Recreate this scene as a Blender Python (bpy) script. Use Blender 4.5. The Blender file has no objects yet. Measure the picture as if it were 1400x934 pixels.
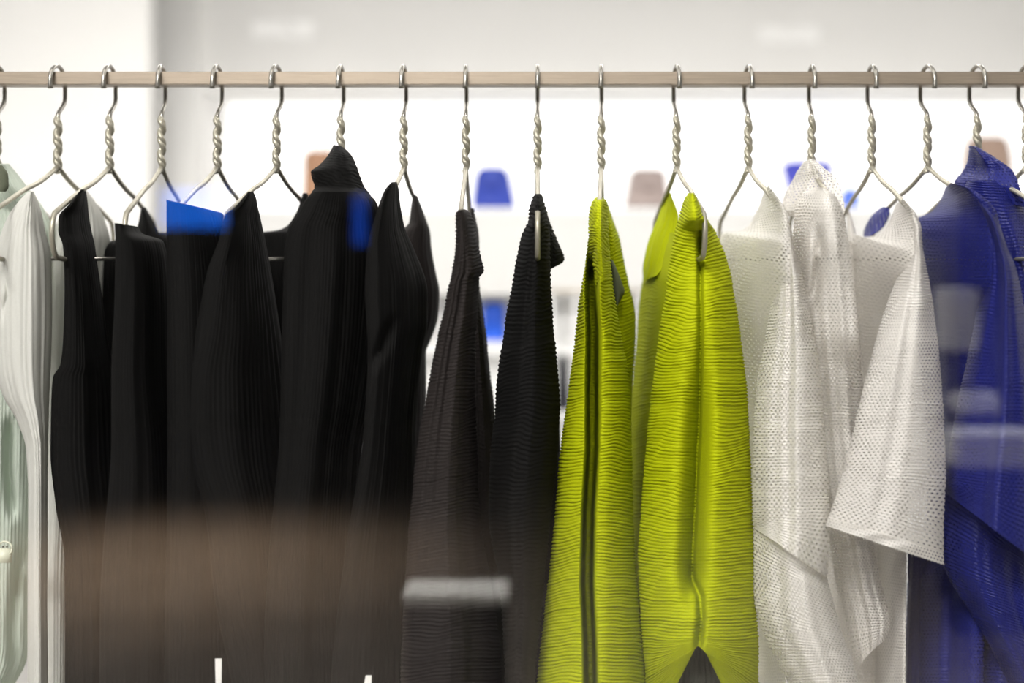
import bpy, bmesh, math, random
import numpy as np
from mathutils import Vector

# ------------------------------------------------------------------ camera
S = 1.5 / 1400          # metres per photo pixel in the plane of the rail (y = 0)
D = 1.71                # camera distance to the rail plane
ZC = 1.29               # camera height
CX, CY = 735.0, 350.0   # photo pixel straight ahead of the camera
scene = bpy.context.scene
C = scene.collection
cam = bpy.data.cameras.new('camera'); camo = bpy.data.objects.new('camera', cam); C.objects.link(camo)
camo.location = (0, -D, ZC); camo.rotation_euler = (math.pi / 2, 0, 0)
cam.sensor_width = 36.0; cam.lens = 36.0 * (D / S) / 1400
cam.shift_x = (700 - CX) / 1400; cam.shift_y = -(467 - CY) / 1400
cam.clip_start = 0.05
cam.dof.use_dof = True; cam.dof.focus_distance = 1.6; cam.dof.aperture_fstop = 1.35
scene.camera = camo

# ------------------------------------------------------------------ world, light, exposure
w = bpy.data.worlds.new('night'); scene.world = w; w.use_nodes = True
w.node_tree.nodes['Background'].inputs[0].default_value = (0.5, 0.55, 0.6, 1)
w.node_tree.nodes['Background'].inputs[1].default_value = 0.012
def area(name, loc, rot, sx, sy, power, col=(1, 0.97, 0.93)):
    l = bpy.data.lights.new(name, 'AREA'); l.shape = 'RECTANGLE'; l.size = sx; l.size_y = sy
    l.energy = power; l.color = col
    o = bpy.data.objects.new(name, l); C.objects.link(o); o.location = loc; o.rotation_euler = rot
    return o
# two rows of ceiling light panels in the shop (their fixtures are built further down)
area('ceiling_lamp_light', (0.1, -0.40, 2.62), (math.radians(-14), 0, 0), 3.2, 0.16, 9)
area('ceiling_lamp_light', (0.0, 1.25, 2.66), (0, 0, 0), 4.2, 0.5, 52)
# long unseen fill lamp added over the passage to light the clothes frontally
area('fill_lamp_light', (-1.0, -3.3, 3.40), (math.radians(50), 0, math.radians(-12)), 2.4, 0.5, 285, (1, 0.975, 0.94))
def spot(name, loc, tgt, power, size, blend, col):
    l = bpy.data.lights.new(name, 'SPOT'); l.energy = power; l.spot_size = size; l.spot_blend = blend
    l.color = col; l.shadow_soft_size = 0.45
    o = bpy.data.objects.new(name, l); C.objects.link(o); o.location = loc
    o.rotation_euler = (Vector(tgt) - Vector(loc)).to_track_quat('-Z', 'Y').to_euler()
    return o
# warm downlights over the pavement across the way (seen only as a reflection in the shop window)
spot('pavement_and_block_light', (-1.85, -4.9, 2.9), (-1.85, -4.6, 0), 1150, math.radians(46), 1.0, (1, 0.78, 0.58))
spot('pavement_and_block_light', (-1.3, -4.9, 2.9), (-1.3, -4.6, 0), 1100, math.radians(46), 1.0, (1, 0.80, 0.60))
spot('pavement_and_block_light', (1.9, -4.9, 2.9), (1.55, -3.7, 0.5), 420, math.radians(30), 0.8, (0.9, 0.93, 1))  # cool downlight added to brighten the pale blocks
vs = scene.view_settings
vs.view_transform = 'Standard'; vs.look = 'None'; vs.exposure = 0.0; vs.gamma = 1.0; vs.use_curve_mapping = False
scene.cycles.transparent_max_bounces = 32

# ------------------------------------------------------------------ helpers
def P(px, py, y=0.0):
    f = S * (1 + y / D)
    return ((px - CX) * f, y, ZC - (py - CY) * f)
def tag(o, label=None, cat=None, group=None, kind=None):
    if label: o['label'] = label
    if cat: o['category'] = cat
    if group: o['group'] = group
    if kind: o['kind'] = kind
    return o
def link(name, me, mat=None, parent=None, smooth=False):
    o = bpy.data.objects.new(name, me); C.objects.link(o)
    if mat is not None: me.materials.append(mat)
    if parent is not None:
        o.parent = parent
        o.matrix_parent_inverse = parent.matrix_basis.inverted()
    if smooth:
        me.polygons.foreach_set('use_smooth', [True] * len(me.polygons))
    return o
def empty(name, loc):
    o = bpy.data.objects.new(name, None); C.objects.link(o); o.location = loc
    o.empty_display_size = 0.05
    bpy.context.view_layer.update()
    return o
def box_me(x0, x1, y0, y1, z0, z1, bev=0.0):
    bm = bmesh.new(); bmesh.ops.create_cube(bm, size=1)
    for v in bm.verts:
        v.co = ((x0 + x1) / 2 + v.co.x * (x1 - x0), (y0 + y1) / 2 + v.co.y * (y1 - y0), (z0 + z1) / 2 + v.co.z * (z1 - z0))
    if bev: bmesh.ops.bevel(bm, geom=bm.edges[:], offset=bev, segments=2, affect='EDGES')
    me = bpy.data.meshes.new('box'); bm.to_mesh(me); bm.free(); return me
def box(name, b, mat, parent=None, bev=0.0):
    return link(name, box_me(*b, bev), mat, parent)
def sweep_me(paths, r, n=10, cap=True):
    """tubes along polylines; r a number or list per point"""
    V, F = [], []
    for path in paths:
        pts = [Vector(p) for p in path]; m = len(pts); base = len(V)
        t0 = (pts[1] - pts[0]).normalized()
        nrm = t0.orthogonal().normalized()
        for i in range(m):
            t = (pts[min(i + 1, m - 1)] - pts[max(i - 1, 0)]).normalized()
            nrm = (nrm - t * nrm.dot(t)).normalized(); b = t.cross(nrm)
            rr = r[i] if isinstance(r, (list, tuple)) else r
            for k in range(n):
                a = 2 * math.pi * k / n
                V.append(pts[i] + (nrm * math.cos(a) + b * math.sin(a)) * rr)
        for i in range(m - 1):
            for k in range(n):
                a = base + i * n + k; b_ = base + i * n + (k + 1) % n
                F.append((a, b_, b_ + n, a + n))
        if cap:
            F.append(tuple(base + k for k in range(n))[::-1]); F.append(tuple(base + (m - 1) * n + k for k in range(n)))
    me = bpy.data.meshes.new('sweep'); me.from_pydata([tuple(v) for v in V], [], F); me.update()
    me.polygons.foreach_set('use_smooth', [len(p.vertices) == 4 for p in me.polygons])
    return me

# ------------------------------------------------------------------ materials
def new_mat(name):
    m = bpy.data.materials.new(name); m.use_nodes = True
    nt = m.node_tree; b = nt.nodes['Principled BSDF']
    return m, nt, b
def plain(name, col, rough=0.6, metal=0.0, spec=0.5, var=0.08, scale=8.0, bump=0.0, stretch=None):
    m, nt, b = new_mat(name)
    tc = nt.nodes.new('ShaderNodeTexCoord'); nz = nt.nodes.new('ShaderNodeTexNoise'); nz.inputs['Scale'].default_value = scale
    nz.inputs['Detail'].default_value = 4
    src = tc.outputs['Object']
    if stretch:
        mp = nt.nodes.new('ShaderNodeMapping'); mp.inputs['Scale'].default_value = stretch
        nt.links.new(src, mp.inputs['Vector']); src = mp.outputs['Vector']
    nt.links.new(src, nz.inputs['Vector'])
    cr = nt.nodes.new('ShaderNodeValToRGB')
    cr.color_ramp.elements[0].position = 0.3; cr.color_ramp.elements[1].position = 0.7
    cr.color_ramp.elements[0].color = tuple(c * (1 - var) for c in col) + (1,)
    cr.color_ramp.elements[1].color = tuple(min(1, c * (1 + var)) for c in col) + (1,)
    nt.links.new(nz.outputs['Fac'], cr.inputs['Fac']); nt.links.new(cr.outputs['Color'], b.inputs['Base Color'])
    b.inputs['Roughness'].default_value = rough; b.inputs['Metallic'].default_value = metal
    b.inputs['Specular IOR Level'].default_value = spec
    if bump:
        bp = nt.nodes.new('ShaderNodeBump'); bp.inputs['Strength'].default_value = bump; bp.inputs['Distance'].default_value = 0.002
        nt.links.new(nz.outputs['Fac'], bp.inputs['Height']); nt.links.new(bp.outputs['Normal'], b.inputs['Normal'])
    return m
def emit(name, col, strength):
    m, nt, b = new_mat(name)
    b.inputs['Base Color'].default_value = (*[c * 0.5 for c in col], 1)
    b.inputs['Emission Color'].default_value = (*col, 1); b.inputs['Emission Strength'].default_value = strength
    return m
def cloth(name, col, var=0.12, rough=0.75, spec=0.2, sheen=0.0, transl=0.0):
    """woven pleated cloth: fine weave noise in the colour, a little light passing through"""
    m, nt, b = new_mat(name); N, L = nt.nodes, nt.links
    uv = N.new('ShaderNodeUVMap'); nz = N.new('ShaderNodeTexNoise'); nz.inputs['Scale'].default_value = 60; nz.inputs['Detail'].default_value = 3
    L.new(uv.outputs['UV'], nz.inputs['Vector'])
    cr = N.new('ShaderNodeValToRGB')
    cr.color_ramp.elements[0].position = 0.3; cr.color_ramp.elements[1].position = 0.7
    cr.color_ramp.elements[0].color = tuple(c * (1 - var) for c in col) + (1,)
    cr.color_ramp.elements[1].color = tuple(min(1, c * (1 + var)) for c in col) + (1,)
    L.new(nz.outputs['Fac'], cr.inputs['Fac']); L.new(cr.outputs['Color'], b.inputs['Base Color'])
    b.inputs['Roughness'].default_value = rough; b.inputs['Specular IOR Level'].default_value = spec
    b.inputs['Sheen Weight'].default_value = sheen
    if transl:
        tr = N.new('ShaderNodeBsdfTranslucent'); L.new(cr.outputs['Color'], tr.inputs['Color'])
        mx = N.new('ShaderNodeMixShader'); mx.inputs[0].default_value = transl
        L.new(b.outputs[0], mx.inputs[1]); L.new(tr.outputs[0], mx.inputs[2])
        L.new(mx.outputs[0], N['Material Output'].inputs['Surface'])
    return m
def mesh_cloth(name, col, pu=4.6, pv=4.2, hole=0.30, transl=0.3, rough=0.6, spec=0.3, open_=0.9):
    """knitted mesh: rows of staggered little holes laid out in the cloth's own UV"""
    m, nt, b = new_mat(name); N, L = nt.nodes, nt.links
    uv = N.new('ShaderNodeUVMap'); sp = N.new('ShaderNodeSeparateXYZ'); L.new(uv.outputs['UV'], sp.inputs[0])
    def mth(op, a, b_=None, c=None):
        n = N.new('ShaderNodeMath'); n.operation = op
        for i, x in enumerate((a, b_, c)):
            if x is None: continue
            if hasattr(x, 'is_linked') or hasattr(x, 'links'): L.new(x, n.inputs[i])
            else: n.inputs[i].default_value = x
        return n.outputs[0]
    v = mth('MULTIPLY', sp.outputs['Y'], 100 / pv); row = mth('FLOOR', v); fv = mth('SUBTRACT', mth('FRACT', v), 0.5)
    u = mth('ADD', mth('MULTIPLY', sp.outputs['X'], 100 / pu), mth('MULTIPLY', row, 0.5)); fu = mth('SUBTRACT', mth('FRACT', u), 0.5)
    r2 = mth('ADD', mth('MULTIPLY', fu, fu), mth('MULTIPLY', fv, fv)); r = mth('SQRT', r2)
    nz = N.new('ShaderNodeTexNoise'); nz.inputs['Scale'].default_value = 2.2; L.new(uv.outputs['UV'], nz.inputs['Vector'])
    size = mth('MULTIPLY', mth('ADD', nz.outputs['Fac'], 0.5), hole)
    op = mth('LESS_THAN', r, size)
    cr = N.new('ShaderNodeValToRGB'); cr.color_ramp.elements[0].color = tuple(c * 0.85 for c in col) + (1,); cr.color_ramp.elements[1].color = (*col, 1)
    cr.color_ramp.elements[0].position = 0.2; cr.color_ramp.elements[1].position = 0.5
    L.new(r, cr.inputs['Fac']); L.new(cr.outputs['Color'], b.inputs['Base Color'])
    b.inputs['Roughness'].default_value = rough; b.inputs['Specular IOR Level'].default_value = spec
    bp = N.new('ShaderNodeBump'); bp.inputs['Strength'].default_value = 0.35; bp.inputs['Distance'].default_value = 0.001; bp.invert = True
    L.new(r, bp.inputs['Height']); L.new(bp.outputs['Normal'], b.inputs['Normal'])
    tr = N.new('ShaderNodeBsdfTranslucent'); tr.inputs['Color'].default_value = (*col, 1)
    m1 = N.new('ShaderNodeMixShader'); m1.inputs[0].default_value = transl; L.new(b.outputs[0], m1.inputs[1]); L.new(tr.outputs[0], m1.inputs[2])
    tp = N.new('ShaderNodeBsdfTransparent'); m2 = N.new('ShaderNodeMixShader')
    L.new(mth('MULTIPLY', op, open_), m2.inputs[0]); L.new(m1.outputs[0], m2.inputs[1]); L.new(tp.outputs[0], m2.inputs[2])
    L.new(m2.outputs[0], N['Material Output'].inputs['Surface'])
    return m
def glass_mat(name, f0=0.075):
    m, nt, b = new_mat(name); N, L = nt.nodes, nt.links; N.remove(b)
    lw = N.new('ShaderNodeLayerWeight'); lw.inputs['Blend'].default_value = 0.5
    pw = N.new('ShaderNodeMath'); pw.operation = 'POWER'; pw.inputs[1].default_value = 5; L.new(lw.outputs['Facing'], pw.inputs[0])
    ma = N.new('ShaderNodeMath'); ma.operation = 'MULTIPLY_ADD'; ma.inputs[1].default_value = 1 - f0; ma.inputs[2].default_value = f0
    L.new(pw.outputs[0], ma.inputs[0])
    tp = N.new('ShaderNodeBsdfTransparent'); gl = N.new('ShaderNodeBsdfGlossy'); gl.inputs['Roughness'].default_value = 0.0
    gl.inputs['Color'].default_value = (1, 1, 1, 1)
    mx = N.new('ShaderNodeMixShader'); L.new(ma.outputs[0], mx.inputs[0]); L.new(tp.outputs[0], mx.inputs[1]); L.new(gl.outputs[0], mx.inputs[2])
    L.new(mx.outputs[0], N['Material Output'].inputs['Surface'])
    return m
M = dict(
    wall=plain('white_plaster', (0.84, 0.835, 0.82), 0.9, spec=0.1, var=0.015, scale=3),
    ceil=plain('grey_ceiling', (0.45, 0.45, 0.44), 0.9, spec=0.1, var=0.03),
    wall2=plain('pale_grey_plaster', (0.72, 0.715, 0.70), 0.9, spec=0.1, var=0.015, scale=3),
    shelf=plain('white_lacquer', (0.82, 0.82, 0.81), 0.5, spec=0.3, var=0.01),
    floor=plain('grey_floor', (0.38, 0.375, 0.365), 0.6, var=0.04, scale=2),
    backlit=emit('backlit_panel', (1.0, 0.995, 0.98), 1.35),
    lamp=emit('lamp_diffuser', (1.0, 0.97, 0.93), 4.0),
    steel=plain('brushed_steel', (0.32, 0.265, 0.205), 0.40, metal=0.5, var=0.10, scale=14, stretch=(1.5, 40, 40)),
    wire=plain('hanger_steel', (0.30, 0.285, 0.255), 0.30, metal=0.8, var=0.06, scale=60),
    wire_satin=plain('hanger_satin', (0.34, 0.32, 0.255), 0.42, metal=0.5, var=0.06, scale=60),
    black=cloth('black_pleats', (0.0042, 0.0041, 0.0039), rough=0.8, spec=0.12),
    brown=cloth('charcoal_brown_pleats', (0.019, 0.0155, 0.0145), rough=0.75, spec=0.15),
    lime=cloth('lime_pleats', (0.375, 0.42, 0.002), var=0.08, rough=0.75, spec=0.12, transl=0.0),
    mint=cloth('mint_pleats', (0.60, 0.66, 0.58), var=0.05, transl=0.3),
    ivory=cloth('ivory_pleats', (0.70, 0.70, 0.655), var=0.05, transl=0.25),
    olive=cloth('olive_collar_and_shade', (0.10, 0.11, 0.075), var=0.1),  # inside of the coat collar, and painted shade in the lime sleeve
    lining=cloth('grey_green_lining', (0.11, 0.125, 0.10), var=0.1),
    white=mesh_cloth('white_mesh', (0.86, 0.835, 0.79), hole=0.235),
    blue=mesh_cloth('blue_mesh', (0.012, 0.017, 0.17), pu=4.4, pv=4.6, hole=0.155, transl=0.15, rough=0.5, spec=0.35),
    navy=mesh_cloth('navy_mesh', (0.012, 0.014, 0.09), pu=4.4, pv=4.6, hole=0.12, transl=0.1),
    glass=glass_mat('shop_window_glass'),
    dark=plain('dark_facade', (0.030, 0.028, 0.026), 0.9, spec=0.1, var=0.2),
    pave=plain('pavement', (0.13, 0.112, 0.095), 0.85, spec=0.1, var=0.12, scale=4),
    frame=plain('frame_metal', (0.12, 0.12, 0.12), 0.4, metal=0.8),
    button=plain('horn_button', (0.58, 0.60, 0.48), 0.35, var=0.05),
    hole=plain('button_hole', (0.10, 0.10, 0.08), 0.8),
    paper=plain('matt_white', (0.85, 0.84, 0.80), 0.8, var=0.02),
)

# ------------------------------------------------------------------ setting: the shop
XL, XR, YB, YG, ZT = -2.9, 2.9, 2.6, -0.72, 2.75
def struct(name, b, mat, parent=None, bev=0.0):
    o = box(name, b, mat, parent, bev)
    if parent is None: o['kind'] = 'structure'
    return o
struct('floor', (XL - .1, XR + .1, YG, YB + .55, -0.06, 0), M['floor'])
struct('ceiling', (XL - .1, XR + .1, YG, YB + .55, ZT, ZT + .06), M['ceil'])
struct('wall_left', (XL - .1, XL, YG, YB + .55, 0, ZT), M['wall'])
struct('wall_right', (XR, XR + .1, YG, YB + .55, 0, ZT), M['wall'])
fb = S * (1 + YB / D)
zn1, zn0 = ZC - (124 - CY) * fb, ZC - (287 - CY) * fb        # niche top and bottom
zs2 = ZC - (469 - CY) * fb
xn = (275 - CX) * fb
struct('wall_back', (XL, XR, YB + .40, YB + .5, 0, ZT), M['wall'])
struct('wall_back_header', (xn, XR, YB, YB + .4, zn1, ZT), M['wall'])
struct('wall_pier', (XL, xn, YB - .06, YB + .4, 0, ZT), M['wall'])
xp = (208 - CX) * S * (1 + 2.2 / D)
struct('wall_partition', (XL, xp, 2.16, 2.24, 0, ZT), M['wall2'])
struct('trim_1', (xn, XR, YB, YB + .395, zn0 - .02, zn0), M['shelf'])
struct('trim_2', (xn, XR, YB, YB + .395, zs2 - .05, zs2), M['shelf'])
zm = ZC - (403 - CY) * fb
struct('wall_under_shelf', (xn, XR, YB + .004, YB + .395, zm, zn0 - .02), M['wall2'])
struct('wall_recess', (xn, XR, YB + .23, YB + .395, zs2, zm), M['wall'])
struct('wall_base', (xn, XR, YB + .05, YB + .395, 0, zs2 - .05), M['shelf'])
lb = box('light_panel', (xn + .01, XR - .01, YB + .36, YB + .395, zn0 + .001, zn1 - .002), M['backlit'])
tag(lb, 'wide glowing white backlit panel behind the row of bags', 'light panel')

# shop window
win = empty('window_1', (0, YG, 0)); win['kind'] = 'structure'
box('window_pane', (XL, XR, YG - .012, YG, 0.08, ZT - .06), M['glass'], win)
box('window_frame', (XL, XR, YG - .04, YG + .02, 0, .08), M['frame'], win)
box('window_frame', (XL, XR, YG - .04, YG + .02, ZT - .06, ZT), M['frame'], win)
box('window_frame', (XL - .06, XL, YG - .04, YG + .02, 0, ZT), M['frame'], win)
box('window_frame', (XR, XR + .06, YG - .04, YG + .02, 0, ZT), M['frame'], win)

# ceiling lamps of the shop
def ceiling_lamp(x0, x1, y0, y1, z, label):
    t = empty('ceiling_lamp', ((x0 + x1) / 2, (y0 + y1) / 2, z))
    box('housing', (x0 - .03, x1 + .03, y0 - .03, y1 + .03, z + .03, z + .09), M['frame'], t, .004)
    box('diffuser', (x0, x1, y0, y1, z + .015, z + .03), M['lamp'], t)
    tag(t, label, 'lamp')
    return t
ceiling_lamp(-1.5, 1.7, -.50, -.30, 2.65, 'long narrow white ceiling lamp above the front of the clothes rail')
ceiling_lamp(-2.1, 2.1, 1.0, 1.5, 2.66, 'broad white ceiling lamp over the middle of the shop')

t = empty('fill_lamp', (-1.0, -3.3, 3.4))  # housing of the added fill lamp, out of view
me = box_me(-1.25, 1.25, -.28, .28, .02, .1, .004)
o = link('housing', me, M['frame'], t); o.matrix_parent_inverse.identity(); o.location = (0, 0, 0)
o = link('diffuser', box_me(-1.2, 1.2, -.25, .25, .005, .02), M['lamp'], t); o.matrix_parent_inverse.identity(); o.location = (0, 0, 0)
t.rotation_euler = (math.radians(50), 0, math.radians(-12))
tag(t, 'long white fill lamp added over the passage in front of the shop window', 'lamp')
# ------------------------------------------------------------------ across the way (reflected in the window)
GX = 6.5
struct('pavement', (-GX, GX, -8.8, YG - .04, -0.08, 0), M['pave'])
struct('wall_opposite', (-GX, GX, -9.0, -8.75, 0, 4.6), M['dark'])
def mirror(px, py, y):
    """world point on the plane y (outside) whose reflection in the window is seen at this photo point"""
    yv = 2 * YG - y; f = S * (1 + yv / D)
    return ((px - CX) * f, y, ZC - (py - CY) * f)
def wall_sign(name, x0p, y0p, x1p, y1p, col, st, label, cat, y=-8.62):
    a, b = mirror(x0p, y1p, y), mirror(x1p, y0p, y)
    t = empty(name, ((a[0] + b[0]) / 2, y, a[2]))
    box('casing', (a[0] - .012, b[0] + .012, y - .12, y - .01, a[2] - .012, b[2] + .012), M['frame'], t, .004)
    box('lit_face', (a[0], b[0], y - .012, y, a[2], b[2]), emit(name + '_face', col, st), t, .003)
    tag(t, label, cat); return t
wall_sign('lit_sign', 221, 258, 310, 311, (0.0, 0.13, 0.75), 4.2, 'broad blue lit sign reflected over the shoulder of a black dress', 'sign')
wall_sign('lit_sign', 484, 268, 500, 335, (0.0, 0.07, 0.60), 2.4, 'narrow upright blue lit sign reflected on the black high-neck top', 'sign')
wall_sign('wall_lamp', 345, 29, 428, 50, (1, 1, 1), 0.9, 'faint white wall lamp reflected above the rail at the left', 'lamp')
wall_sign('wall_lamp', 1038, 36, 1120, 58, (1, 1, 1), 0.7, 'faint white wall lamp reflected above the rail at the right', 'lamp')
for x, lab in ((-1.85, 'warm pavement downlight behind the left half of the brown reflected glow'), (-1.3, 'warm pavement downlight behind the right half of the brown reflected glow'), (1.9, 'cool downlight added to light the pale blocks opposite the blue mesh tops')):
    t = empty('downlight', (x, -8.75, 2.98))
    link('bracket', sweep_me([[(x, -8.76, 3.0), (x, -4.9, 3.0)]], .015), M['frame'], t)
    link('lamp_shade', sweep_me([[(x, -4.9, 2.93), (x, -4.9, 3.03)]], [.07, .03], 20, cap=False), M['frame'], t)
    tag(t, lab, 'lamp')
# low white-topped stool whose reflection crosses the charcoal dress
a, b = mirror(556, 812, -2.75), mirror(690, 812, -2.75)
st_ = empty('stool', ((a[0] + b[0]) / 2, -2.85, 0))
zt_ = a[2]
box('seat', (a[0] - .01, b[0] + .01, -2.90, -2.75, zt_ - .03, zt_), M['paper'], st_, .006)
box('body', (a[0], b[0], -2.89, -2.76, 0, zt_ - .03), plain('stool_grey', (0.05, 0.05, 0.05), 0.7), st_)
tag(st_, 'low grey stool with white seat reflected in the lower middle of the window', 'stool')
area('stool_fill_light', (-.25, -3.0, 2.9), (math.radians(-8), 0, 0), .2, .2, 26, (1, .96, .92))  # extra lamp added so the stool seat reflects more brightly
t = empty('stool_fill_lamp', (-.25, -3.0, 2.93))
link('lamp_shade', sweep_me([[(-.25, -3.0, 2.92), (-.25, -3.0, 3.02)]], [.17, .05], 20, cap=False), M['frame'], t)
link('cord', sweep_me([[(-.25, -3.0, 3.0), (-.25, -3.0, 3.6)]], .006), M['frame'], t)
tag(t, 'conical lamp added to brighten the low white-topped stool', 'lamp')
# pale blocks made up to give the light patches reflected on the blue dresses
for (x0, y0, x1, y1, yy, lab) in ((1306, 592, 1420, 640, -3.7, 'pale low block added for its reflection on the blue mesh sleeve'),
                                 (1312, 540, 1368, 566, -3.95, 'small pale block added for its reflection higher on the blue mesh sleeve'),
                                 (1292, 395, 1338, 480, -4.1, 'tall narrow pale block added for its reflection beside the blue neckline')):
    p, q = mirror(x0, y1, yy), mirror(x1, y0, yy)
    t = empty('reflection_block', ((p[0] + q[0]) / 2, yy, 0))
    box('top_block', (p[0], q[0], yy - .15, yy, p[2], q[2]), M['paper'], t, .01)
    box('plinth', (p[0] + .01, q[0] - .01, yy - .14, yy - .01, 0, p[2]), M['dark'], t)
    tag(t, lab, 'block')

# ------------------------------------------------------------------ rail
ZR = P(0, 109, 0)[2]
rail = empty('clothes_rail', (0, 0, 0))
hx = 1.15
box('bar', (-hx, hx, -.0155, .0155, ZR - .0095, ZR + .0095), M['steel'], rail, .0012)
for s in (-1, 1):
    box('post', (s * hx - .014, s * hx + .014, -.0155, .0155, .02, ZR + .0095), M['steel'], rail, .0012)
    box('foot', (s * hx - .03, s * hx + .03, -.28, .28, 0, .02), M['steel'], rail, .003)
tag(rail, 'long flat brushed steel clothes rail carrying all the hangers', 'clothes rail')

# ------------------------------------------------------------------ hangers
ZN0 = P(0, 158, 0)[2]; ZN1 = P(0, 231, 0)[2]; ZBAR = P(0, 354, 0)[2]
def hanger_parts():
    zc = ZR - .0047; R = .0245; rw = .0031
    hook = [(0, -R + .001, ZR - .016), (0, -R, ZR - .012), (0, -R, zc)]
    hook += [(0, -R * math.cos(a), zc + R * math.sin(a)) for a in np.linspace(0.2, math.pi, 15)]
    z1 = P(0, 130, 0)[2]; z2 = P(0, 159, 0)[2]
    hook += [(0, R, z1)]
    for k in np.linspace(0.1, 1, 10):
        hook.append((0, .0005 + (R - .0005) * (.5 + .5 * math.cos(math.pi * k ** 1.25)), z1 + (z2 - z1) * k))
    hook.append((0, .0005, ZN0 - .008))
    rr = [rw * 1.35, rw * 1.25] + [rw] * (len(hook) - 2)
    parts = [('hook', sweep_me([hook], rr, 10), 'wire')]
    for ph in (0, math.pi):
        pts = []
        n = 64; turns = 2.75
        for i in range(n + 1):
            k = i / n
            off = .0027 * min(1, .35 + k * 5) * min(1, .4 + (1 - k) * 6)
            if ph and k < .06: pass
            a = ph + 2 * math.pi * turns * k + math.pi * .5
            pts.append((off * math.cos(a), off * math.sin(a), ZN0 + .003 * (1 if ph == 0 else -1) + (ZN1 - ZN0 - .003) * k))
        parts.append(('twisted_neck', sweep_me([pts], [.0026 + .0014 * min(1, i / 10) for i in range(n + 1)], 9), 'wire_satin'))
    for s in (-1, 1):
        arm = []
        for t in np.linspace(0, .175, 12):
            arm.append((0, s * (t + .001), ZN1 + .003 - .385 * t - .004 * math.sin(math.pi * min(1, t / .1))))
        z_e = arm[-1][2]
        for a in np.linspace(0.25, 1, 10):
            an = a * math.radians(158)
            cz = (z_e + ZBAR) / 2; rz = (z_e - ZBAR) / 2
            arm.append((0, s * (.180 + .024 * math.sin(an)), cz + rz * math.cos(an)))
        arm.append((0, s * .165, ZBAR))
        parts.append(('arm', sweep_me([arm], .0034, 10), 'wire_satin'))
    parts.append(('lower_bar', sweep_me([[(0, -.170, ZBAR), (0, .170, ZBAR)]], .0027, 10), 'wire'))
    return parts
HP = hanger_parts()
def hanger(px, yaw, label, dz=0.0):
    x = (px - CX) * S
    root = empty('wire_hanger', (x, 0, ZR))
    first = not HP[0][1].materials
    for n, me, mt in HP:
        if not me.materials: me.materials.append(M[mt])
        o = bpy.data.objects.new(n, me); C.objects.link(o); o.parent = root; o.location = (0, 0, -ZR)
    root.rotation_euler.z = math.radians(yaw); root.location.z += dz
    tag(root, label, 'hanger', 'wire hangers on the rail')
HL = [(-4, 0, 'hanger cut by the left picture edge, holding the mint coat'),
      (79, -2, 'hanger holding the ivory pleated blouse at the left'),
      (150, 0, 'hanger with its rounded end beside the black strap dress nearest the ivory blouse'),
      (221, 5, 'fourth hanger from the left, its steep front arm entering a square black shoulder'),
      (297, -1, 'hanger of the black dress with the blue reflection on its shoulder'),
      (378, -6, 'hanger above the deep round neckline of a black dress'),
      (466, 0, 'hanger half hidden by the black high-neck top'),
      (552, -2, 'hanger above the narrow notch neckline of a black dress'),
      (637, 1.5, 'hanger of the charcoal brown pleated dress'),
      (735, 0, 'hanger of the lone narrow black tunic beside the lime ones'),
      (822, -4, 'hanger of the narrower lime tunic'),
      (925, 3.5, 'hanger of the wider lime tunic with seam'),
      (1023, 3, 'hanger of the white mesh top beside the wider lime tunic'),
      (1110, -3, 'hanger rising out of the white mesh funnel collar'),
      (1192, -1, 'hanger of the white mesh top with the wide hemmed sleeve'),
      (1268, 6, 'hanger of the blue mesh top with open neckline'),
      (1336, 6, 'hanger rising out of the blue mesh stand collar'),
      (1403, 4, 'hanger cut by the right picture edge')]
for px, yaw, lab in HL: hanger(px, yaw, lab)

# ------------------------------------------------------------------ cloth builder
def pchip(x, y, xi):
    x = np.asarray(x, float); y = np.asarray(y, float)
    if len(x) == 2: return np.interp(xi, x, y)
    h = np.diff(x); d = np.diff(y) / h; m = np.zeros_like(y)
    for i in range(1, len(x) - 1):
        if d[i - 1] * d[i] > 0:
            w1, w2 = 2 * h[i] + h[i - 1], h[i] + 2 * h[i - 1]
            m[i] = (w1 + w2) / (w1 / d[i - 1] + w2 / d[i])
    m[0], m[-1] = d[0], d[-1]
    k = np.clip(np.searchsorted(x, xi) - 1, 0, len(x) - 2)
    t = (xi - x[k]) / h[k]
    return ((1 + 2 * t) * (1 - t) ** 2 * y[k] + t * (1 - t) ** 2 * h[k] * m[k] + t * t * (3 - 2 * t) * y[k + 1] + t * t * (t - 1) * h[k] * m[k + 1])
def wave(a, b, seed):
    r = np.random.RandomState(seed); out = 0
    for k in range(6):
        fa, fb_ = r.uniform(.4, 1.6) * (1 + k * .6), r.uniform(.3, 1.2) * (1 + k * .4)
        out = out + np.sin(a * fa * 6.28 + b * fb_ * 6.28 + r.uniform(0, 6.28)) / (1 + k * .7)
    return out / 2.2
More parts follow.
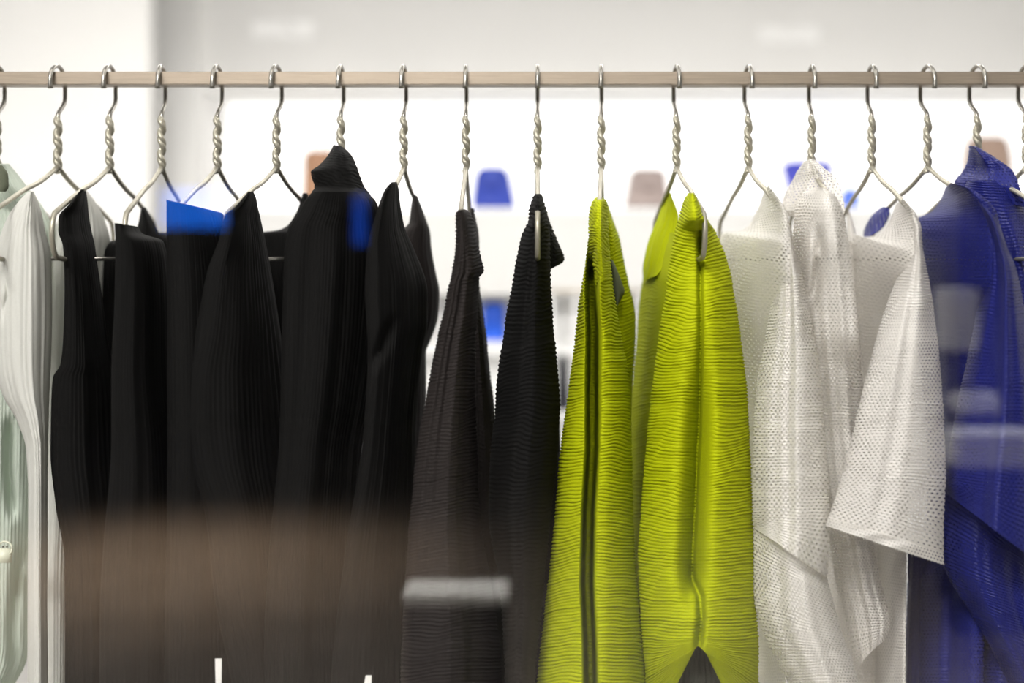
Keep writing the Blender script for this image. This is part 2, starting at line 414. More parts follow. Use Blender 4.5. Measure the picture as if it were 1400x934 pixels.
def tube(name, parent, mat, st, yc=-.12, hd=.06, back=None, nf=56, nb=20, step=4.0, pleat=None, amp=.0012, pitch=4.6,
         tilt=0.0, bow=0.0, folds=(), wob=.005, seed=1, rowoff=None, ex=.75, wf=1.0, res=4.0):
    """a hanging tube of cloth given by its left and right edge (photo points) at stations down its length.
    yc: depth of the edges (number, (left,right), or list per station); hd: how far it bulges to the front."""
    S4 = []
    for s in st: S4.append((s[1], s[0], s[2], s[0]) if len(s) == 3 else s)
    S4 = np.array(S4, float); K = len(S4)
    if isinstance(yc, (int, float)): Y = np.full((K, 2), yc)
    elif isinstance(yc, tuple): Y = np.tile(np.array(yc, float), (K, 1))
    else: Y = np.array([(v, v) if isinstance(v, (int, float)) else v for v in yc], float)
    H = np.full(K, hd) if isinstance(hd, (int, float)) else np.array(hd, float)
    mid = np.stack([(S4[:, 0] + S4[:, 2]) / 2, (S4[:, 1] + S4[:, 3]) / 2], 1)
    dl = np.hypot(*np.diff(S4[:, :2], axis=0).T); dr = np.hypot(*np.diff(S4[:, 2:], axis=0).T)
    s = np.concatenate([[0], np.cumsum(np.maximum(1e-3, (dl + dr) / 2))]); T = s[-1]
    if pleat == 'h': step = pitch / res
    n = max(4, int(T / step)); si = np.linspace(0, T, n + 1)
    E = [pchip(s, S4[:, i], si) for i in range(4)]
    Yl, Yr = pchip(s, Y[:, 0], si), pchip(s, Y[:, 1], si); Hh = pchip(s, H, si)
    wid = np.mean(np.hypot(E[2] - E[0], E[3] - E[1]))
    if pleat == 'v': nf = int(max(nf, wid / pitch * 6)); 
    tf = np.linspace(0, math.pi, nf + 1)
    uf = .5 - .5 * np.cos(tf)
    if pleat == 'v': uf = .75 * (tf / math.pi) + .25 * uf
    tb = np.linspace(math.pi, 2 * math.pi, nb + 1)[1:-1]
    ub = .5 - .5 * np.cos(tb)
    U = np.concatenate([uf, ub])[None, :]; nc = U.shape[1]
    front = np.concatenate([np.ones(nf + 1), np.zeros(nb - 1)])[None, :]
    hk = np.concatenate([np.sqrt(np.maximum(0, 1 - (2 * uf - 1) ** 2)) ** (2 * ex), -np.sqrt(np.maximum(0, 1 - (2 * ub - 1) ** 2)) * (back if back is not None else 1.0)])[None, :]
    V = si[:, None] / T
    px = E[0][:, None] * (1 - U) + E[2][:, None] * U
    py = E[1][:, None] * (1 - U) + E[3][:, None] * U
    if rowoff is not None: py = py + rowoff(U, V) + 0 * px
    y = Yl[:, None] * (1 - U) + Yr[:, None] * U - Hh[:, None] * hk
    if wob: y = y + front * np.minimum(1, V * 6) * wob * wave(U * (1.2 * wf), V * .35, seed) * (hk ** .5 * (hk > 0) if True else 1).clip(0)if False else y + wob * np.minimum(1, V * 6) * wave(U * 1.2 * wf, V * .35, seed) * np.abs(hk)
    for poly, wd, dp, *fd in folds:
        f0, f1 = fd if fd else (40, 40)
        pl = np.array(poly, float); xf = np.interp(py, pl[:, 1], pl[:, 0])
        vis = np.clip((py - pl[0, 1]) / f0, 0, 1) * np.clip((pl[-1, 1] - py) / f1, 0, 1)
        vis = vis * vis * (3 - 2 * vis)
        g = np.exp(-((px - xf) / wd) ** 2) if dp < .1 else np.exp(-((px - xf) / wd) ** 4)
        y = y + front * vis * dp * g
    # pleats push the cloth in and out along the section's own normal
    nx, ny = -np.cos(np.concatenate([tf, tb]))[None, :], -np.sin(np.concatenate([tf, tb]))[None, :]
    rs = np.random.RandomState(seed + 7)
    if pleat == 'h':
        ph = si[:, None] / pitch + tilt * (U - .5) + bow * (U - .5) ** 2 * 4 + 0.9 * wave(U * .6, V * 2.5, seed + 3) + .25 * wave(U * 2.0, V * 9, seed + 5)
        idx = np.floor(ph).astype(int); fr = ph - idx
        ra = rs.uniform(.45, 1.5, 4096)
        prof = np.minimum(fr / .72, (1 - fr) / .28) if res < 5 else 1 - np.clip(1 - np.minimum(fr, 1 - fr) / .3, 0, 1) ** 1.5
        dsp = amp * ra[idx % 4096] * (prof - .5) + amp * .5 * (ra[(idx // 5) % 4096] - 1)
    elif pleat == 'v':
        ph = U * wid / pitch + .25 * wave(U * 2, V * 1.5, seed + 3)
        idx = np.floor(ph).astype(int); fr = ph - idx
        ra = rs.uniform(.4, 1.6, 4096)
        prof = 1 - np.abs(2 * fr - 1)
        dsp = amp * ra[idx % 4096] * (prof - .5)
    else: dsp = 0 * px
    f = S * (1 + y / D)
    X = (px - CX) * f + dsp * nx; Z = ZC - (py - CY) * f + 0 * dsp; Yw = y + dsp * ny
    co = np.stack([X, Yw, Z], -1).reshape(-1, 3).astype(np.float32)
    nr = n + 1
    i0 = np.arange(n)[:, None] * nc; j = np.arange(nc)[None, :]; j2 = (j + 1) % nc
    quads = np.stack([i0 + j, i0 + nc + j, i0 + nc + j2, i0 + j2], -1).reshape(-1, 4)
    me = bpy.data.meshes.new(name)
    me.vertices.add(len(co)); me.vertices.foreach_set('co', co.ravel())
    nq = len(quads); me.loops.add(nq * 4); me.loops.foreach_set('vertex_index', quads.ravel().astype(np.int32))
    me.polygons.add(nq); me.polygons.foreach_set('loop_start', np.arange(0, nq * 4, 4, dtype=np.int32))
    me.polygons.foreach_set('loop_total', np.full(nq, 4, dtype=np.int32))
    me.polygons.foreach_set('use_smooth', np.ones(nq, dtype=bool))
    uu = np.concatenate([uf, 2 - ub]) * wid / 100
    UVc = np.concatenate([uu, [2 * wid / 100]])
    ii = np.arange(n)[:, None]
    ua, ub2 = UVc[:-1][None, :] + 0 * ii, UVc[1:][None, :] + 0 * ii
    va, vb = (si[:-1] / 100)[:, None] + 0 * j, (si[1:] / 100)[:, None] + 0 * j
    uvs = np.stack([np.stack([ua, va], -1), np.stack([ua, vb], -1), np.stack([ub2, vb], -1), np.stack([ub2, va], -1)], 2).reshape(-1, 2)
    lay = me.uv_layers.new(name='UVMap'); lay.data.foreach_set('uv', uvs.astype(np.float32).ravel())
    me.update(); me.validate()
    return link(name, me, mat, parent)
def garment(name, px, label, cat, group=None):
    o = empty(name, ((px - CX) * S, 0, P(0, 240, 0)[2])); tag(o, label, cat, group); return o
B = 1010   # garments run on below the picture

# --- mint coat, far left
g = garment('coat', -3, 'pale mint sheer pleated coat with a round button at the left picture edge', 'coat')
tube('body', g, M['mint'], [(224, -20, 12), (236, -45, 22), (262, -70, 42), (290, -75, 62), (322, -80, 74), (400, -80, 72), (540, -80, 50), (640, -75, 46), (780, -75, 42), (880, -70, 40), (900, -70, 37), (960, -70, 5)],
     yc=.04, hd=.07, pleat='v', amp=.0018, pitch=5, wob=.006, seed=3, folds=[([(14, 560), (12, 640), (18, 720)], 7, .03), ([(30, 740), (22, 800), (16, 860), (20, 934)], 8, .02)])
tube('collar', g, M['olive'], [(226, -15, 3), (238, -16, 11), (256, -16, 12), (262, -16, 8)], yc=-.06, hd=.01, wob=0)
bt = link('button', sweep_me([[P(7, 750, -.075), (P(7, 750, -.075)[0], -.0795, P(7, 750)[2])]], .0105, 24), M['button'], g)
pc = P(7, 750, -.08)
link('button_rim', sweep_me([[(pc[0] + .0098 * math.cos(a), -.0805, pc[2] + .0098 * math.sin(a)) for a in np.linspace(0, 2 * math.pi, 25)]], .0013, 6), M['button'], bt)
for dx in (-1, 1):
    for dz in (-1, 1):
        link('button_hole', sweep_me([[(pc[0] + dx * .0026, -.0798, pc[2] + dz * .0026), (pc[0] + dx * .0026, -.0815, pc[2] + dz * .0026)]], .0012, 8), M['hole'], bt)

# --- ivory blouse
g = garment('blouse', 79, 'ivory finely pleated blouse hanging between the mint coat and black dresses', 'blouse')
tube('front', g, M['ivory'], [(262, 39, 46), (272, 28, 51), (290, 14, 57), (315, 2, 62), (350, -8, 70), (430, -12, 72), (500, -8, 70), (540, 3, 68), (575, 22, 67), (615, 35, 66), (680, 38, 65), (800, 37, 65), (934, 37, 66), (B, 37, 66)],
     yc=-.12, hd=.06, pleat='v', amp=.002, pitch=4.6, wob=.004, seed=5, folds=[([(8, 360), (12, 400), (2, 450)], 5, .015)])
tube('back', g, M['ivory'], [(260, 111, 118), (275, 100, 130), (300, 80, 143), (331, 62, 151), (365, 50, 150), (500, 48, 140), (600, 50, 125), (700, 50, 110), (800, 48, 105), (934, 48, 105), (B, 48, 105)],
     yc=.08, hd=.07, pleat='v', amp=.0022, pitch=5.5, wob=.004, seed=6)

# --- black dress 1 (strap dress)
BG = 'black pleated dresses'
g = garment('dress', 150, 'black strap dress beside the ivory blouse, its hanger end poking out', 'dress', BG)
tube('front', g, M['black'], [(259, 111, 117), (278, 96, 120), (296, 80, 122), (317, 79, 126), (334, 85, 130), (355, 87, 133), (403, 88, 140), (464, 86, 148), (499, 82, 156), (516, 72, 162), (540, 70, 165), (618, 68, 170), (689, 75, 175), (768, 88, 178), (934, 88, 180), (B, 88, 180)],
     yc=(-.15, -.04), hd=.045, pleat='v', amp=.0016, pitch=5, seed=11)
tube('back', g, M['black'], [(284, 193, 199), (300, 190, 208), (318, 184, 217), (326, 168, 220), (332, 140, 221), (345, 118, 222), (400, 112, 226), (600, 110, 230), (934, 100, 230), (B, 100, 230)],
     yc=.10, hd=.06, pleat='v', amp=.001, pitch=5, seed=12)
# --- black dress 2 (square shoulder)
g = garment('dress', 221, 'black vertically pleated dress with a square flat shoulder edge', 'dress', BG)
tube('front', g, M['black'], [(157, 305, 188, 310), (157, 312, 192, 318), (157, 330, 222, 330), (156, 403, 232, 403), (152, 505, 235, 505), (151, 608, 250, 608), (141, 743, 262, 743), (136, 832, 265, 832), (135, 934, 268, 934), (134, B, 268, B)],
     yc=(-.22, -.06), hd=.075, pleat='v', amp=.0018, pitch=5, seed=13)
tube('back', g, M['black'], [(318, 178, 232), (330, 172, 250), (400, 175, 255), (934, 175, 270), (B, 175, 270)], yc=.10, hd=.06, seed=14)
# --- black dress 3 (blue reflection)
g = garment('dress', 297, 'black pleated dress whose sloping shoulder edge shows the blue reflection', 'dress', BG)
tube('front', g, M['black'], [(227, 273, 303, 291), (227, 290, 310, 300), (227, 330, 318, 330), (228, 420, 330, 420), (228, 600, 340, 600), (226, 800, 345, 800), (224, 934, 350, 934), (224, B, 350, B)],
     yc=(-.20, -.06), hd=.06, pleat='v', amp=.0018, pitch=5, seed=15)
tube('back', g, M['black'], [(296, 300, 325), (330, 280, 350), (934, 280, 370), (B, 280, 370)], yc=.10, hd=.06, seed=16)
# --- black dress 4 (deep round neckline)
g = garment('dress', 378, 'black dress with a deep round neckline between two shoulder points', 'dress', BG)
tube('front', g, M['black'], [(262, 340, 346), (272, 332, 350), (284, 321, 352), (292, 309, 354), (310, 303, 358), (324, 300, 361), (368, 284, 370), (454, 267, 384), (519, 253, 392), (580, 251, 398), (630, 257, 402), (700, 279, 408), (814, 293, 415), (904, 311, 420), (B, 330, 424)],
     yc=(-.20, -.06), hd=.06, pleat='v', amp=.0018, pitch=5, seed=17)
tube('back', g, M['black'], [(264, 414, 420), (280, 409, 428), (298, 401, 434), (308, 393, 437), (314, 382, 440), (319, 352, 442), (340, 348, 444), (500, 345, 450), (934, 345, 470), (B, 345, 470)],
     yc=.10, hd=.06, pleat='v', amp=.001, seed=18)
# --- black high-neck top
g = garment('blouse', 466, 'black pleated top with a tall wrapped neck reaching up the hanger', 'blouse')
tube('collar', g, M['black'], [(456, 198, 467, 200), (447, 214, 476, 207), (436, 226, 483, 216), (425, 235, 489, 231), (426, 242, 493, 242), (430, 255, 498, 255), (424, 266, 506, 266), (414, 282, 512, 284), (408, 298, 514, 300)],
     yc=[-.03, -.05, -.06, -.07, -.07, -.07, (-.13, -.07), (-.16, -.07), (-.16, -.07)], hd=.04, pleat='h', amp=.0012, pitch=5, tilt=-4, seed=19)
tube('body', g, M['black'], [(262, 428, 500), (275, 416, 514), (291, 407, 520), (312, 394, 524), (350, 388, 528), (450, 385, 522), (550, 383, 508), (620, 380, 495), (754, 367, 490), (855, 361, 495), (934, 358, 500), (B, 356, 500)],
     yc=(-.19, -.07), hd=.075, pleat='v', amp=.0018, pitch=4.6, seed=20, wob=.012)
# --- black dress 5 (narrow notch neckline)
g = garment('dress', 552, 'black dress with a narrow notched neckline and curved side, left of the charcoal one', 'dress', BG)
tube('front', g, M['black'], [(249, 536, 542), (259, 527, 545), (277, 519, 547), (300, 512, 551), (312, 508, 554), (340, 502, 566), (400, 498, 585), (440, 500, 585), (480, 502, 578), (600, 495, 568), (760, 470, 566), (934, 452, 566), (B, 450, 566)],
     yc=(-.20, -.06), hd=.06, pleat='v', amp=.0018, pitch=5, seed=21, folds=[([(545, 420), (520, 480), (500, 520)], 10, .012)])
tube('back', g, M['brown'], [(267, 565, 570), (281, 562, 576), (304, 559, 584), (316, 548, 588), (340, 538, 590), (373, 535, 596), (400, 535, 601), (433, 535, 599), (463, 535, 590), (483, 535, 583), (530, 530, 583), (640, 530, 578), (934, 530, 570), (B, 530, 570)],
     yc=.10, hd=.06, pleat='v', amp=.001, seed=22)
# --- charcoal brown dress
g = garment('dress', 637, 'charcoal brown horizontally pleated dress with a flapped sleeve and narrow top', 'dress')
tube('front', g, M['brown'], [(627, 287, 636, 286), (623, 293, 643, 291), (623, 318, 650, 314), (622, 345, 656, 345), (617, 374, 662, 371), (615, 384, 655, 380), (605, 432, 653, 430), (594, 480, 650, 478), (585, 528, 650, 526), (572, 600, 652, 600), (561, 700, 656, 700), (553, 800, 672, 800), (547, 934, 688, 934), (544, B, 688, B)],
     yc=(-.20, -.13), hd=.06, pleat='h', amp=.0018, pitch=5.0, tilt=2.5, seed=23, wob=.01)
tube('back', g, M['brown'], [(285, 643, 648), (330, 640, 655), (379, 636, 654), (411, 636, 659), (459, 640, 665), (514, 640, 671), (555, 640, 676), (640, 640, 684), (934, 640, 692), (B, 640, 692)],
     yc=.06, hd=.07, pleat='h', amp=.0016, pitch=5.6, tilt=2, seed=24)
# --- narrow black tunic
g = garment('tunic', 735, 'narrow black horizontally pleated tunic with serrated edges, left of the lime tunics', 'tunic')
tube('front', g, M['black'], [(265, 731, 739), (281, 725, 745), (302, 722, 750), (319, 714, 752), (350, 707, 752), (387, 701, 753), (432, 692, 756), (480, 685, 760), (535, 678, 765), (560, 677, 766), (600, 672, 764), (700, 668, 754), (810, 684, 743), (934, 690, 731), (B, 690, 726)],
     yc=-.11, hd=[.05, .08, .09, .07, .07, .07, .07, .07, .07, .07, .07, .07, .07, .07, .07], pleat='h', amp=.0022, pitch=6.0, tilt=1, seed=25)
tube('sleeve', g, M['black'], [(732, 267, 741, 267), (731, 290, 747, 289), (731, 312, 755, 311), (732, 340, 765, 335), (734, 372, 772, 355), (735, 378, 770, 359)],
     yc=-.02, hd=.05, pleat='h', amp=.0018, pitch=5.4, tilt=-1, seed=26)
tube('back', g, M['black'], [(340, 722, 750), (420, 715, 752), (556, 700, 764), (700, 690, 770), (934, 690, 790), (B, 690, 790)], yc=.10, hd=.05, seed=27)

# --- lime tunics
g = garment('tunic', 822, 'lime green narrow pleated tunic next to the black one', 'tunic')
tube('front', g, M['lime'], [(318, 806, 831), (345, 803, 833), (381, 798, 836), (415, 792, 841), (460, 787, 849), (505, 781, 858), (550, 775, 862), (603, 768, 863), (694, 760, 865), (770, 753, 868), (845, 744, 875), (934, 735, 881), (B, 729, 886)],
     yc=-.10, hd=[.09, .11, .11, .10, .09, .085, .08, .08, .08, .08, .08, .08, .08], nf=110, res=6.0, pleat='h', amp=.0022, pitch=4.7, tilt=1.2, bow=-1, seed=31, wob=.004,
     folds=[([(811, 330), (809, 400), (811, 450), (810, 530), (810, 614), (805, 700), (803, 800), (806, 870), (810, 1030)], 7.5, .16), ([(822, 430), (819, 500), (818, 610)], 3, .012)])
tube('collar', g, M['lime'], [(815, 270, 824, 270), (809, 278, 829, 276), (806, 298, 831, 296), (806, 318, 831, 320), (809, 340, 832, 345), (815, 390, 834, 378)],
     yc=-.10, hd=[.03, .08, .11, .12, .12, .11], res=6.0, pleat='h', amp=.0022, pitch=4.7, tilt=-3, seed=32)
tube('back', g, M['lime'], [(276, 824, 830), (300, 824, 838), (317, 824, 844), (381, 820, 858), (437, 818, 869), (475, 818, 868), (530, 815, 864), (600, 810, 862), (934, 800, 870), (B, 800, 870)],
     yc=.08, hd=.06, res=6.0, pleat='h', amp=.002, pitch=4.7, tilt=3, seed=33)
tube('sleeve_shade', g, M['olive'], [(832, 352, 838, 356), (833, 372, 848, 380), (835, 395, 854, 399), (839, 412, 850, 408), (842, 419, 845, 417)], yc=-.02, hd=.02, wob=0)  # dark piece standing in for the shadow inside the sleeve

g = garment('tunic', 925, 'lime green wide pleated tunic with a central seam beside the white mesh', 'tunic')
def vnotch(U, V):
    return -np.clip((V - .80) / .2, 0, 1) ** 1.2 * 150 * np.maximum(0, 1 - np.abs(U - .46) / .52) ** 1.0
tube('sleeve', g, M['lime'], [(264, 941, 949), (276, 934, 955), (299, 928, 966), (317, 923, 978), (359, 916, 995), (411, 909, 1005), (475, 899, 1014), (531, 892, 1021), (587, 886, 1024), (656, 880, 1027), (694, 877, 1028), (762, 873, 1031), (826, 875, 1033), (883, 879, 1037), (934, 883, 1037), (B + 15, 890, 1034)],
     yc=[(-.11, -.17)] * 3 + [(-.11, -.12)] + [-.11] * 12, hd=[.04, .06, .085, .06, .055, .075, .085, .085, .085, .085, .085, .085, .09, .09, .09, .09], nf=130, res=6.0, pleat='h', amp=.0022, pitch=4.7, bow=1.2, seed=34, wob=.004, rowoff=vnotch,
     folds=[([(957, 285), (957, 362), (958, 437), (957, 512), (955, 587), (953, 618), (950, 694), (947, 750), (946, 815)], 3.5, .02, 40, 60),
            ([(957, 420), (957, 512), (955, 587), (953, 640), (950, 694), (947, 750), (946, 850)], 15, .055, 200, 75),
            ([(940, 760), (947, 792), (957, 815), (959, 845), (953, 905)], 5, .03)])
tube('neckline', g, M['lime'], [(911, 263, 917, 264), (898, 299, 928, 299), (885, 332, 922, 330), (878, 368, 914, 352), (879, 384, 900, 376)],
     yc=(.14, .06), hd=.02, pleat='v', amp=.002, pitch=5, seed=35, wob=.004)
tube('back', g, M['lime'], [(318, 905, 930), (350, 890, 930), (385, 878, 925), (418, 874, 925), (475, 870, 925), (531, 864, 925), (598, 858, 925), (700, 855, 930), (934, 855, 935), (B, 855, 935)],
     yc=(.17, -.04), hd=.012, res=6.0, pleat='h', amp=.002, pitch=4.7, tilt=3, seed=36)
tube('lining', g, M['lining'], [(820, 925, 985), (880, 905, 1010), (934, 890, 1030), (B, 880, 1035)], yc=-.06, hd=.05, pleat='v', amp=.003, pitch=6, seed=37)

# --- white mesh tops
HPL = dict(pleat='h', amp=.0013, pitch=4.4)
g = garment('mesh_top', 1023, 'white mesh top with a scooped neckline and long folded sleeve, beside the lime tunic', 'top')
tube('body', g, M['white'], [(1044, 261, 1051, 254), (1036, 284, 1065, 271), (1024, 308, 1078, 296), (1010, 316, 1082, 318), (988, 318, 1084, 335), (984, 335, 1086, 352), (984, 420, 1086, 430), (990, 520, 1085, 530), (1000, 620, 1085, 620), (1015, 760, 1080, 760), (1030, 880, 1075, 880), (1035, B, 1075, B)],
     yc=[(.14, -.205)] * 6 + [(.14, -.18)] + [(.14, -.08)] * 5, hd=[.05, .08, .1, .105, .105, .1, .07, .05, .04, .04, .04, .04], seed=41, wob=.008, **HPL)
tube('sleeve', g, M['white'], [(1070, 300, 1077, 298), (1070, 325, 1084, 322), (1068, 343, 1087, 343), (1059, 385, 1098, 382), (1051, 431, 1107, 425), (1042, 485, 1117, 482), (1034, 531, 1123, 528), (1030, 600, 1128, 600), (1029, 660, 1133, 658), (1030, 712, 1135, 722), (1031, 722, 1131, 790)],
     yc=(-.13, -.18), hd=[.05, .06, .06, .06, .06, .06, .06, .06, .06, .065, .07], nf=64, seed=42, wob=.012, **HPL)
tube('cuff', g, M['white'], [(1032, 716, 1129, 782), (1030, 735, 1132, 795), (1030, 810, 1146, 846), (1042, 861, 1156, 880), (1063, 907, 1166, 905), (1078, 934, 1173, 932), (1100, 980, 1185, 970)],
     yc=(-.12, -.16), hd=.06, nf=64, seed=43, wob=.014, **HPL)

g = garment('mesh_top', 1110, 'white mesh top with a tall soft funnel collar around its hanger', 'top')
tube('collar', g, M['white'], [(1100, 220, 1112, 217), (1090, 234, 1126, 229), (1080, 252, 1143, 243), (1071, 270, 1151, 264), (1069, 287, 1155, 288), (1076, 296, 1153, 296)],
     yc=[(.0, -.02), (.03, -.05), (.05, -.07), (.06, -.09), (.06, -.1), (.06, -.1)], hd=.035, seed=44, wob=.012, wf=1.6, **HPL)
tube('body', g, M['white'], [(1110, 257, 1127, 257), (1095, 267, 1142, 268), (1086, 290, 1153, 290), (1084, 330, 1160, 328), (1085, 385, 1167, 385), (1090, 450, 1173, 450), (1098, 508, 1178, 508), (1108, 600, 1184, 600), (1122, 690, 1190, 690), (1134, 742, 1194, 742), (1142, 795, 1204, 793), (1156, 850, 1217, 850), (1168, 905, 1212, 872), (1172, 918, 1186, 892)],
     yc=[(-.06, -.20)] * 6 + [(-.06, -.14)] + [(-.04, -.08)] * 7, hd=[.05, .07, .09, .09, .07, .06, .06, .06, .06, .06, .05, .04, .03, .02], nf=72, seed=45, wob=.012,
     folds=[([(1120, 300), (1122, 350), (1113, 400), (1104, 440)], 7, .03)], **HPL)
tube('back', g, M['white'], [(330, 1090, 1165), (600, 1110, 1190), (800, 1130, 1205), (934, 1140, 1200), (B, 1140, 1200)], yc=.10, hd=.05, seed=46, **HPL)

g = garment('mesh_top', 1192, 'white mesh top with one wide short sleeve ending in a flat hem band', 'top')
tube('body', g, M['white'], [(1224, 279, 1234, 272), (1215, 304, 1252, 292), (1204, 318, 1260, 314), (1186, 324, 1260, 335), (1166, 320, 1262, 350), (1162, 345, 1262, 370), (1163, 430, 1250, 440), (1172, 520, 1250, 530), (1185, 640, 1245, 640), (1192, 750, 1240, 760), (1190, 934, 1238, 934), (1190, B, 1238, B)],
     yc=[(.14, -.205)] * 6 + [(.14, -.1)] * 6, hd=[.05, .09, .11, .11, .11, .1, .06, .04, .04, .04, .04, .04], seed=47, wob=.006, **HPL)
tube('far_shoulder', g, M['white'], [(287, 1157, 1161), (305, 1158, 1167), (325, 1158, 1172), (345, 1160, 1175)], yc=.17, hd=.02, wob=0, seed=48)
tube('sleeve', g, M['white'], [(1240, 296, 1253, 295), (1244, 316, 1260, 314), (1244, 333, 1262, 340), (1227, 377, 1270, 380), (1207, 431, 1278, 432), (1192, 485, 1284, 485), (1180, 530, 1288, 530), (1166, 590, 1291, 585), (1151, 650, 1293, 650), (1137, 695, 1290, 735), (1132, 709, 1290, 758)],
     yc=[(-.15, -.20)] * 4 + [(-.18, -.20)] + [(-.2, -.2)] * 6, hd=[.04, .055, .06, .06, .06, .06, .06, .06, .06, .06, .06], nf=72, seed=49, wob=.005, **HPL)
tube('hem_band', g, M['white'], [(1132, 707, 1290, 756), (1129, 719, 1291, 773)], yc=(-.202, -.202), hd=.0625, nf=72, seed=49, wob=.005)

# --- blue mesh tops
HPB = dict(pleat='h', amp=.0018, pitch=5.0)
g = garment('mesh_top', 1268, 'royal blue mesh top with an open neckline and long sleeve beside white mesh', 'top')
tube('far_shoulder', g, M['blue'], [(1207, 282, 1215, 284), (1197, 289, 1217, 291), (1187, 302, 1213, 303), (1181, 316, 1203, 316), (1180, 325, 1190, 323)], yc=(.17, .13), hd=.015, seed=51, wob=0)
tube('body', g, M['blue'], [(1293, 256, 1300, 250), (1286, 273, 1325, 257), (1272, 290, 1349, 273), (1252, 300, 1364, 294), (1244, 318, 1370, 322), (1244, 380, 1372, 380), (1258, 500, 1365, 500), (1268, 640, 1350, 640), (1262, 740, 1345, 740), (1240, 800, 1345, 800), (1238, 934, 1345, 934), (1238, B, 1345, B)],
     yc=[(.10, -.215)] * 6 + [(.1, -.1)] * 6, hd=[.05, .07, .09, .09, .09, .08, .06, .05, .05, .05, .05, .05], seed=52, wob=.01, **HPB)
tube('sleeve', g, M['blue'], [(1325, 266, 1349, 283), (1338, 290, 1366, 306), (1348, 330, 1378, 340), (1346, 370, 1390, 370), (1334, 430, 1402, 430), (1320, 500, 1415, 500), (1307, 560, 1425, 560), (1297, 620, 1430, 620), (1292, 662, 1430, 700), (1296, 676, 1425, 775)],
     yc=(-.15, -.22), hd=[.04, .06, .065, .07, .07, .07, .07, .07, .07, .07], nf=72, seed=53, wob=.012, **HPB)
tube('cuff', g, M['blue'], [(1293, 666, 1428, 772), (1289, 690, 1430, 782), (1285, 730, 1432, 800), (1290, 772, 1436, 830), (1311, 814, 1440, 860), (1340, 860, 1446, 890), (1361, 898, 1455, 915), (1378, 932, 1470, 950), (1395, 965, 1480, 980)],
     yc=-.11, hd=.06, nf=72, seed=54, wob=.012, **HPB)
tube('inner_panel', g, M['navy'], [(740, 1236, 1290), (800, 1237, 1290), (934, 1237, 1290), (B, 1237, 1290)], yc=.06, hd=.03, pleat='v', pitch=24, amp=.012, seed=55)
g = garment('mesh_top', 1336, 'royal blue mesh top with a stand collar at the right picture edge', 'top')
tube('collar', g, M['blue'], [(1325, 199, 1337, 201), (1323, 217, 1363, 217), (1315, 235, 1386, 235), (1304, 250, 1396, 260), (1305, 262, 1404, 284)],
     yc=[(-.02, -.03), (.0, -.06), (.02, -.08), (.02, -.10), (.02, -.10)], hd=.03, seed=56, wob=.006, **HPB)
tube('body', g, M['blue'], [(1322, 247, 1365, 247), (1318, 262, 1392, 264), (1330, 300, 1412, 300), (1345, 360, 1430, 360), (1352, 450, 1440, 450), (1352, 600, 1450, 600), (1340, 934, 1460, 934), (1340, B, 1460, B)],
     yc=-.05, hd=.06, seed=57, wob=.01, **HPB)

# --- narrow white strips low on the black dresses
for (a, b, yy, lab) in (((294, 901, 303, 901), (296, 990, 302, 990), -.21, 'narrow white strip low on the black dresses, the taller one'),
                        ((500, 924, 508, 924), (486, 990, 506, 990), -.21, 'small white corner low on the black dresses, near the charcoal dress')):
    v = [P(a[0], a[1], yy), P(a[2], a[3], yy), P(b[2], b[3], yy), P(b[0], b[1], yy)]
    bm = bmesh.new(); f = bm.faces.new([bm.verts.new(p) for p in v])
    r = bmesh.ops.extrude_face_region(bm, geom=[f]); bmesh.ops.translate(bm, vec=(0, .0012, 0), verts=[e for e in r['geom'] if isinstance(e, bmesh.types.BMVert)])
    bmesh.ops.recalc_face_normals(bm, faces=bm.faces[:])
    me = bpy.data.meshes.new('tag'); bm.to_mesh(me); bm.free()
    tag(link('white_strip', me, M['paper']), lab, 'tag')

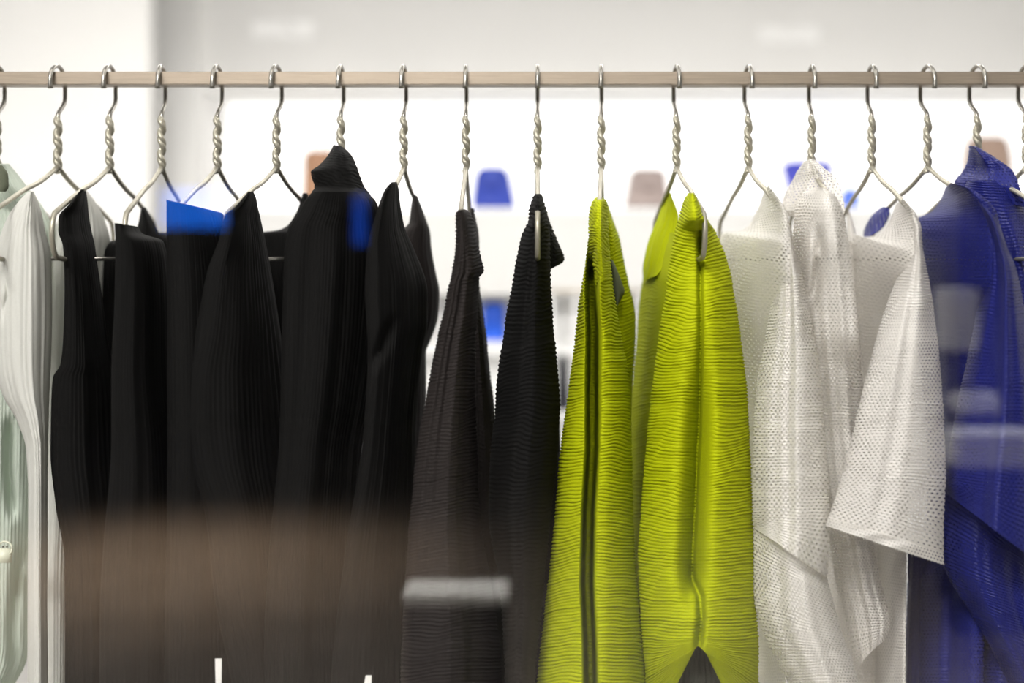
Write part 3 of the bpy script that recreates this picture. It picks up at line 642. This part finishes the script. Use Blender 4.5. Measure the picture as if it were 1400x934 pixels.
# ------------------------------------------------------------------ bags on the shelves behind
def bag(px0, px1, tx0, tx1, pyt, pyb, y, dep, col, label, handle=True, roundtop=0.25, spots=None, name='handbag'):
    """soft bag: base px0..px1, top tx0..tx1 (photo points), standing at depth y"""
    f = S * (1 + y / D)
    zb, zt = ZC - (pyb - CY) * f, ZC - (pyt - CY) * f
    m = cloth(label[:18], col, var=.2, rough=.5, spec=.4)
    root = empty(name, ((px0 + px1) / 2 * f - CX * f, y, zb))
    V, F = [], []; nr, nc = 14, 28
    for i in range(nr + 1):
        k = i / nr
        xa = (px0 + (tx0 - px0) * k - CX) * f; xb = (px1 + (tx1 - px1) * k - CX) * f
        c, hw = (xa + xb) / 2, (xb - xa) / 2
        e = 1.0 if k < 1 - roundtop else math.sqrt(max(.0, 1 - ((k - 1 + roundtop) / roundtop) ** 2)) * .35 + .65
        e *= 1 - .05 * math.exp(-k * 14)
        hd_ = dep / 2 * (1 - .55 * k)
        for j in range(nc):
            a = 2 * math.pi * j / nc; ca, sa = math.cos(a), math.sin(a)
            sx = math.copysign(abs(ca) ** .45, ca); sy = math.copysign(abs(sa) ** .45, sa)
            V.append((c + hw * e * sx, y + hd_ * sy * (1 + .08 * math.sin(7 * a + 4 * k)), zb + (zt - zb) * k))
    for i in range(nr):
        for j in range(nc):
            j2 = (j + 1) % nc
            F.append((i * nc + j, i * nc + j2, (i + 1) * nc + j2, (i + 1) * nc + j))
    F.append(tuple(range(nc))[::-1]); F.append(tuple(nr * nc + j for j in range(nc)))
    me = bpy.data.meshes.new('bag'); me.from_pydata(V, [], F); me.update()
    me.uv_layers.new(name='UVMap')
    link('body', me, m, root, True)
    hw = (px1 - px0) * f / 2; cxx = ((tx0 + tx1) / 2 - CX) * f
    yf = y - dep / 2 * .75
    # front flap / pocket and handle loop hanging on the face
    if handle:
        pts = [(cxx + hw * .45 * math.cos(a), yf - .004 - .006 * math.sin(-a), zt - .012 + (zt - zb) * .42 * math.sin(a)) for a in np.linspace(math.pi, 2 * math.pi, 17)]
        link('handle', sweep_me([pts], .0045, 8), m, root)
    pz = zb + (zt - zb) * .45
    box('front_pocket', (cxx - hw * .6, cxx + hw * .6, y - dep / 2 * .9, y - dep / 2 * .6, zb + .008, pz), m, root, .004)
    tag(root, label, 'bag', 'bags on the shelves behind the rail')
YS = YB + .17
bag(414, 470, 416, 468, 206, 285, YS, .09, (.44, .24, .14), 'tan bag on the back shelf, half hidden by the black high-neck top', roundtop=.12)
bag(644, 706, 651, 695, 229, 284.5, YS, .10, (.015, .045, .38), 'deep blue bag on the back shelf right of the charcoal dress hanger', roundtop=.3)
bag(852, 916, 862, 909, 231, 284.5, YS, .10, (.36, .29, .27), 'taupe grey bag on the back shelf left of the wider lime tunic', roundtop=.12)
bag(1084, 1122, 1067, 1140, 221, 284, YS, .09, (.05, .06, .50), 'violet blue tote flaring upward behind the white funnel collar', handle=False, roundtop=.04)
bag(1148, 1176, 1152, 1173, 258, 284, YS, .07, (.10, .20, .75), 'small bright blue pouch behind the white mesh tops', handle=False)
bag(1316, 1384, 1318, 1381, 187, 284, YS, .10, (.42, .30, .24), 'rounded taupe bag behind the blue stand collar', roundtop=.42)
f2 = 1 + YS / D
bag(657, 692, 660, 690, 413, 466.5, YS, .10, (.01, .11, .72), 'bright blue bag on the lower shelf left of the narrow black tunic', roundtop=.15)
bag(759, 781, 763, 776, 486, 560, 2.45, .07, (.012, .012, .02), 'dark navy bag low behind the narrow black tunic', handle=False, roundtop=.3)
# low stand the dark bag rests on, and a slim display frame
zb = P(0, 560, 2.45)[2]; xa = P(735, 0, 2.45)[0]; xb = P(800, 0, 2.45)[0]
t = empty('display_stand', ((xa + xb) / 2, 2.45, 0))
box('top', (xa, xb, 2.37, 2.53, zb - .03, zb), M['shelf'], t, .003)
box('column', (xa + .04, xb - .04, 2.41, 2.49, .02, zb - .03), M['shelf'], t)
box('base', (xa, xb, 2.37, 2.53, 0, .02), M['shelf'], t)
tag(t, 'white pedestal under the dark navy bag', 'stand')
t = empty('garment_rack', (P(815, 0, 2.2)[0], 2.2, 0))
za = P(0, 398, 2.2)[2]; x0, x1 = P(750, 0, 2.2)[0], P(880, 0, 2.2)[0]
fm = plain('champagne_metal', (.62, .56, .48), .4, metal=.3)
link('top_bar', sweep_me([[(x0, 2.2, za), (x1, 2.2, za)]], .009), fm, t)
for xx in (x0 + .01, x1 - .01, (x0 * .72 + x1 * .28)):
    link('post', sweep_me([[(xx, 2.2, 0), (xx, 2.2, za)]], .006), M['shelf'], t)
tag(t, 'slim pale metal display frame in the gap between black and lime tunics', 'frame')
